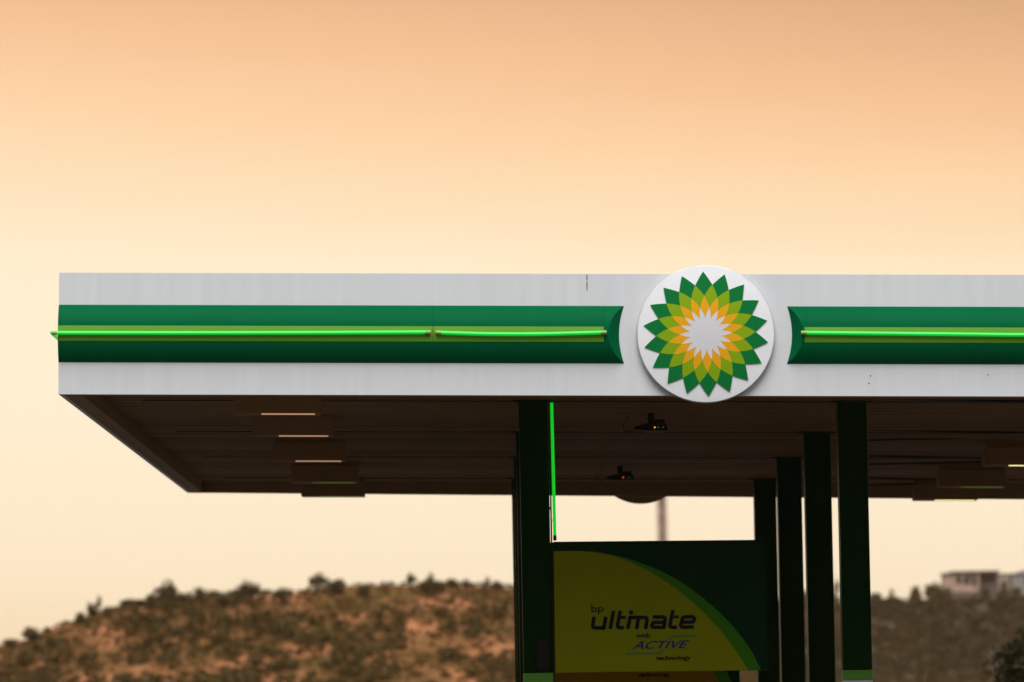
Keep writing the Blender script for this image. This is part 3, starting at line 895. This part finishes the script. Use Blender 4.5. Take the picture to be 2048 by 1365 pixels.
# ------------------------------------------------------------------ lamps under the soffit
def lamp_proto():
    t = empty('canopy_lamp')
    W, H, D = 0.88, 0.225, 0.52
    MB().box(-W / 2, W / 2, 0, D, 0, H, 0.012).build('housing', M['lamp_box'], t)
    MB().box(-W * 0.18, W * 0.44, 0.012, 0.10, -0.010, -0.0005, 0.003).build('lens', M['lamp_lens'], t)
    MB().box(-W * 0.46, W * 0.46, 0.02, D - 0.02, H + 0.001, H + 0.20, 0.004).build('mounting_box', M['soffit'], t)
    return t
lp = lamp_proto()
LY = [61.1, 66.3, 71.8, 78.3, 83.1]
LCX = [(467 + 640) / 2, (505 + 667) / 2, (545 + 690) / 2, (580 + 717) / 2, (603 + 728) / 2]
LYB = [828, 872, 922.5, 965.5, 993.5]
names = ['nearest', 'second', 'middle', 'fourth', 'farthest']
first = True
def place_lamp(px, py, Y, label, lens):
    global first
    t = lp if first else copy_tree(lp)
    first = False
    t.location = at(px, py, Y); t.rotation_euler = (0, TILT, 0)
    for ch in t.children:
        if ch.name.startswith('lens') and lens is not None:
            ch.data = ch.data.copy(); ch.data.materials[0] = lens
        if ch.name.startswith('hanger'):
            pass
    tag(t, label, 'lamp', 'box lamps under the canopy')
for i in range(5):
    place_lamp(LCX[i], LYB[i] - 1.0, LY[i], ['box lamp nearest the front in the left row under the canopy', 'second box lamp from the front in the left row',
               'middle box lamp of the left row under the canopy', 'fourth box lamp from the front in the left row with a faint glow',
               'farthest box lamp of the left row, dipping below the canopy edge'][i], None if i < 3 else M['lamp_lens_g'])
place_lamp(2045, 930.5, 71.8, 'bright lit box lamp under the canopy at the right edge', M['lamp_lens_y'])
place_lamp(1946, 973.5, 78.3, 'box lamp with a dim greenish lens under the right of the canopy', M['lamp_lens_g'])
place_lamp(1893, 1000.0, 83.1, 'farthest box lamp on the right, dipping below the canopy edge', M['lamp_lens_y'])

# conduits running from the columns to the lamps on the right
for (ax, ay, bx, by, Y) in ((1738, 797, 2120, 804, 62.8), (1738, 821, 2120, 812, 65.0), (1738, 860, 2120, 867, 69.4), (1738, 880.5, 2120, 872, 71.2), (1738, 912, 1962, 916.5, 75.9),
                            (1738, 928.5, 1962, 924.5, 77.3), (1738, 956, 1880, 959, 82.4), (1738, 971, 1880, 967, 83.5)):
    a = CMI @ at(ax, ay, Y); b = CMI @ at(bx, by, Y)
    MB().tube([a, b], 0.012, 8).build('conduit', M['dark_metal'], canopy)
# dark strips draw the beam shadow across the soffit at each row of columns
for i, Y in enumerate(COL_Y):
    a = CMI @ at(1100, RTOP[i] - 4, Y)
    MB().box(TW + 0.4, LEN - TW - 0.4, Y - YF - 0.02, Y - YF + 0.03, SOF - 0.022, SOF - 0.012).build('shadow_strip', M['dark_metal'], canopy)

# ------------------------------------------------------------------ overhead readers hung under the soffit
def reader(px, py, Y, label, leds):
    """px, py: top of the hanging post"""
    p = at(px, py, Y); t = empty('overhead_camera', (p.x, Y, p.z), (0, TILT, 0))
    MB().box(-0.16, 0.13, -0.10, 0.10, -0.006, 0.012).build('ceiling_plate', M['black_plastic'], t)
    MB().box(-0.034, 0.034, -0.03, 0.03, -0.115, -0.007, 0.004).build('post', M['black_plastic'], t)
    MB().box(-0.03, 0.152, -0.05, 0.05, -0.116 + 0.0, -0.075 + 0.0, 0.004).build('upper_block', M['black_plastic'], t)
    b = MB(); zt, zb = -0.118, -0.195
    prof = [(-0.12, zb), (0.185, zb), (0.165, zt), (-0.05, zt), (-0.12, zt - 0.02)]
    b.prism([(x, z) for x, z in prof], -0.09, 0.09); body = b.build('body', M['black_plastic'], t)
    MB().tube([(-0.121, 0, -0.165), (-0.175, 0, -0.165)], 0.022, 10).build('plug', M['black_plastic'], t)
    for x, m in leds:
        MB().tube([(x, -0.088, -0.165), (x, -0.096, -0.165)], 0.008 if m is not M['led_green'] else 0.006, 10).build('led', m, body)
    vs = [(0.19 * math.cos(2 * math.pi * i / 24) + 0.045, 0.13 * math.sin(2 * math.pi * i / 24), -0.198) for i in range(24)]
    vs += [(0.15 * math.cos(2 * math.pi * i / 24) + 0.045, 0.10 * math.sin(2 * math.pi * i / 24), -0.212) for i in range(24)]
    MB().add(vs, [tuple(range(24)), tuple(range(24, 48))] + [(i, (i + 1) % 24, 24 + (i + 1) % 24, 24 + i) for i in range(24)]).build('base_dish', M['lamp_box'], t)
    MB().tube([(-0.17, 0, -0.17), (-0.22, 0, -0.20), (-0.27, 0.01, -0.205), (-0.305, 0.01, -0.17), (-0.30, 0.01, -0.12), (-0.26, 0.01, -0.06), (-0.235, 0.01, 0.0)], 0.006, 6).build('cable', M['black_plastic'], t, True)
    tag(t, label, 'camera', 'devices hung under the canopy')
reader(1302, 826, 65.75, 'dark overhead device with orange and green lights nearer the front', [(0.038, M['led_orange']), (0.077, M['led_green']), (0.13, M['led_green'])])
reader(1240, 931, 79.1, 'farther dark overhead device with a single red light', [(0.04, M['led_red']), (0.12, M['led_green'])])

# ------------------------------------------------------------------ advertising boards between the columns
def stroke(mb, pts, w, y, flat=True):
    """flat ribbon with mitred joints along points given in x,z"""
    P = [Vector((a, b)) for a, b in pts]; L = []; R_ = []
    for i, p in enumerate(P):
        d0 = (p - P[i - 1]).normalized() if i else None
        d1 = (P[i + 1] - p).normalized() if i < len(P) - 1 else None
        if d0 is None: d0 = d1
        if d1 is None: d1 = d0
        n0 = Vector((-d0.y, d0.x)); n1 = Vector((-d1.y, d1.x)); m = (n0 + n1).normalized()
        k = w / 2 / max(0.5, m.dot(n0))
        L.append(p + m * k); R_.append(p - m * k)
    n = len(P)
    vs = [(q.x, y, q.y) for q in L] + [(q.x, y, q.y) for q in R_]
    mb.add(vs, [(i, i + 1, n + i + 1, n + i) for i in range(n - 1)])
def text_mesh(body, bold=0.0, shear=0.0):
    cu = bpy.data.curves.new('lettering', 'FONT'); cu.body = body; cu.offset = bold; cu.shear = 0.0; cu.resolution_u = 4
    o = bpy.data.objects.new('lettering', cu); COL.objects.link(o)
    dg = bpy.context.evaluated_depsgraph_get()
    me = bpy.data.meshes.new_from_object(o.evaluated_get(dg))
    bpy.data.objects.remove(o); bpy.data.curves.remove(cu)
    me.materials.clear()
    for v in me.vertices: v.co.x += shear * v.co.y
    return me
def fit(me, x0, x1, z0, z1, y):
    xs = [v.co.x for v in me.vertices]; ys = [v.co.y for v in me.vertices]
    ax, bx, ay, by = min(xs), max(xs), min(ys), max(ys)
    for v in me.vertices:
        u = (v.co.x - ax) / (bx - ax); w = (v.co.y - ay) / (by - ay)
        v.co = (x0 + u * (x1 - x0), y, z0 + w * (z1 - z0))
    return me
YS = 63.0
def board(name, label, Y, O, mapf, field, full=True):
    """mapf(px, py) -> (x, z) on the board, in metres from its lower left corner"""
    t = empty(name, O)
    cs_ = [mapf(1107, 1084), mapf(1531, 1080), mapf(1536, 1341), mapf(1110, 1345)]
    MB().prism(cs_[::-1], 0.0, 0.12).build('panel', M['sign_green'], t)
    def z7(x, y): return mapf(1000 + x / 3.657, 1060 + y / 3.657)
    arc_o = [(700, 160), (800, 178), (900, 201), (1000, 232), (1100, 270), (1200, 314), (1300, 367), (1400, 433), (1500, 511), (1600, 598), (1700, 700), (1780, 800), (1850, 903), (1908, 1026)]
    arc_i = [(600, 156), (700, 166), (800, 186), (900, 216), (1000, 256), (1100, 307), (1200, 369), (1300, 440), (1400, 521), (1500, 614), (1600, 722), (1680, 820), (1750, 922), (1814, 1028)]
    lower = [(1400, 1033), (1000, 1037), (700, 1041), (405, 1045)]
    def sheet(pts, y, nm, m):
        n = len(pts); me = bpy.data.meshes.new(nm)
        bm = bmesh.new(); vv = [bm.verts.new((x, y, z)) for x, z in pts]; f = bm.faces.new(vv)
        bmesh.ops.triangulate(bm, faces=[f]); bm.to_mesh(me); bm.free()
        return link(nm, me, m, t)
    sheet([z7(392, 156)] + [z7(*q) for q in arc_o] + [z7(*q) for q in lower], -0.003, 'lime_rim', M['sign_lime'])
    yl = sheet([z7(392, 157), z7(500, 154)] + [z7(*q) for q in arc_i] + [z7(*q) for q in lower], -0.006, 'yellow_field', field)
    def z8(x, y): return mapf(1150 + x / 7.585, 1190 + y / 7.585)
    k = (z8(1000, 0)[0] - z8(0, 0)[0]) / 1000.0
    y = -0.009
    mb = MB()
    W = 56
    for pl in ([(292, 333), (268, 462), (272, 490), (300, 504), (445, 504)], [(468, 333), (432, 524)], [(585, 243), (532, 522)], [(688, 243), (645, 462), (652, 490), (680, 500), (742, 500)],
               [(838, 322), (801, 520)], [(962, 345), (935, 520)], [(832, 344), (1050, 344), (1083, 352), (1093, 385), (1070, 520)],
               [(1178, 338), (1330, 338), (1362, 350), (1367, 385), (1342, 516)], [(1356, 418), (1205, 418), (1177, 430), (1165, 474), (1185, 494), (1345, 494)],
               [(1486, 232), (1440, 462), (1447, 486), (1475, 496), (1545, 494)],
               [(1612, 416), (1780, 414), (1803, 400), (1810, 355), (1785, 336), (1660, 336), (1635, 350), (1603, 462), (1615, 486), (1645, 492), (1803, 488)]):
        stroke(mb, [z8(*q) for q in pl], W * k, y)
    for pl in ([(676, 345), (775, 343)], [(1470, 338), (1572, 335)]): stroke(mb, [z8(*q) for q in pl], 44 * k, y - 0.0008)
    c0 = z8(850, 268); n = 20
    mb.add([(c0[0] + 33 * k * math.cos(6.2832 * i / n), y, c0[1] + 33 * k * math.sin(6.2832 * i / n)) for i in range(n)], [tuple(range(n))])
    mb.build('lettering', M['ink_navy'], yl)
    def word(body, x0, y0, x1, y1, m, bold, shear):
        a = z8(x0, y1); b = z8(x1, y0)
        link('lettering', fit(text_mesh(body, bold, shear), a[0], b[0], a[1], b[1], y), m, yl)
    word('bp', 248, 148, 432, 302, M['ink_dark'], 0.008, 0)
    word('with', 922, 580, 1142, 655, M['ink_dark'], 0.03, 0)
    word('ACTIVE', 862, 690, 1738, 828, M['ink_blue'], 0.02, 0.45)
    word('technology', 1228, 918, 1755, 1012, M['ink_dark'], 0.035, 0)
    mb = MB()
    stroke(mb, [z8(*q) for q in [(1420, 680), (1450, 653), (1480, 638), (1520, 631), (1830, 628)]], 26 * k, y)
    stroke(mb, [z8(*q) for q in [(778, 905), (800, 893), (1230, 889), (1280, 878), (1320, 858), (1345, 842)]], 26 * k, y)
    mb.build('swoosh', M['ink_green'], yl)
    return t
O1 = at(1110, 1345, YS)
def map1(px, py):
    p = at(px, py, YS); return (p.x - O1.x, p.z - O1.z)
b1 = board('advert_board', 'yellow and green board with curved corner beside the nearest column', YS, O1, map1, M['sign_yellow'])
tag(b1, 'front yellow board reading bp ultimate beside the nearest left column'.replace('bp ultimate', 'ultimate'), 'sign', 'boards between the columns')
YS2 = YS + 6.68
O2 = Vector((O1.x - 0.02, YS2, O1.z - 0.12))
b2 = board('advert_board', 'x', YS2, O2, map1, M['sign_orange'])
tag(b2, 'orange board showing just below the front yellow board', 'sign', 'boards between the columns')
# the boards hang off a slim post by their left edge
for bo, Y in ((b1, YS), (b2, YS2)):
    zt = soffit_z(bo.location.x, Y) - bo.location.z
    MB().box(-0.017, -0.001, 0.02, 0.10, -bo.location.z, zt, 0.003).build('support_post', M['dark_metal'], bo)
    MB().box(-0.052, 0.06, 0.121, 0.14, 0.0, 1.365).build('edge_plate', M['dark_metal'], bo)
    for dz in (1.71,):
        MB().box(-0.10, -0.0175, 0.04, 0.08, dz, dz + 0.025).build('bracket', M['dark_metal'], bo)
# vertical green light on the post
a = at(1103.3, 806, YS - 0.05); b = at(1109.6, 1071, YS - 0.05)
tv = empty('tube_light', b)
MB().tube([Vector((0, 0, 0)), a - b], 0.0165, 12).build('tube', M['tube_up'], tv, True)
for p_, s in ((Vector((0, 0, 0)), -1), (a - b, 1)):
    MB().tube([p_ + Vector((0, 0, s * 0.001)), p_ + Vector((0, 0, s * 0.055))], 0.0175, 12).build('end_cap', M['dark_metal'], tv, True)
for dz in (0.15, 0.75, 1.25):
    MB().box(-0.02, 0.01, 0.012, 0.075, dz, dz + 0.02).build('clip', M['dark_metal'], tv)
tag(tv, 'upright glowing green tube between the nearest left column and the board top', 'light', 'green tube lights on the canopy')

# ------------------------------------------------------------------ thin evening haze
hz_m = bpy.data.materials.new('haze'); hz_m.use_nodes = True
ht = hz_m.node_tree
for n in list(ht.nodes): ht.nodes.remove(n)
pv = ht.nodes.new('ShaderNodeVolumePrincipled')
pv.inputs['Color'].default_value = (1.0, 0.64, 0.32, 1.0)
pv.inputs['Density'].default_value = 0.00007
pv.inputs['Anisotropy'].default_value = 0.3
ho = ht.nodes.new('ShaderNodeOutputMaterial')
ht.links.new(pv.outputs[0], ho.inputs['Volume'])
tag(MB().box(-9100, 9100, -9100, 9100, -2.2, 60.0).build('haze', hz_m), 'thin warm evening haze over the hills', 'haze', kind='stuff')
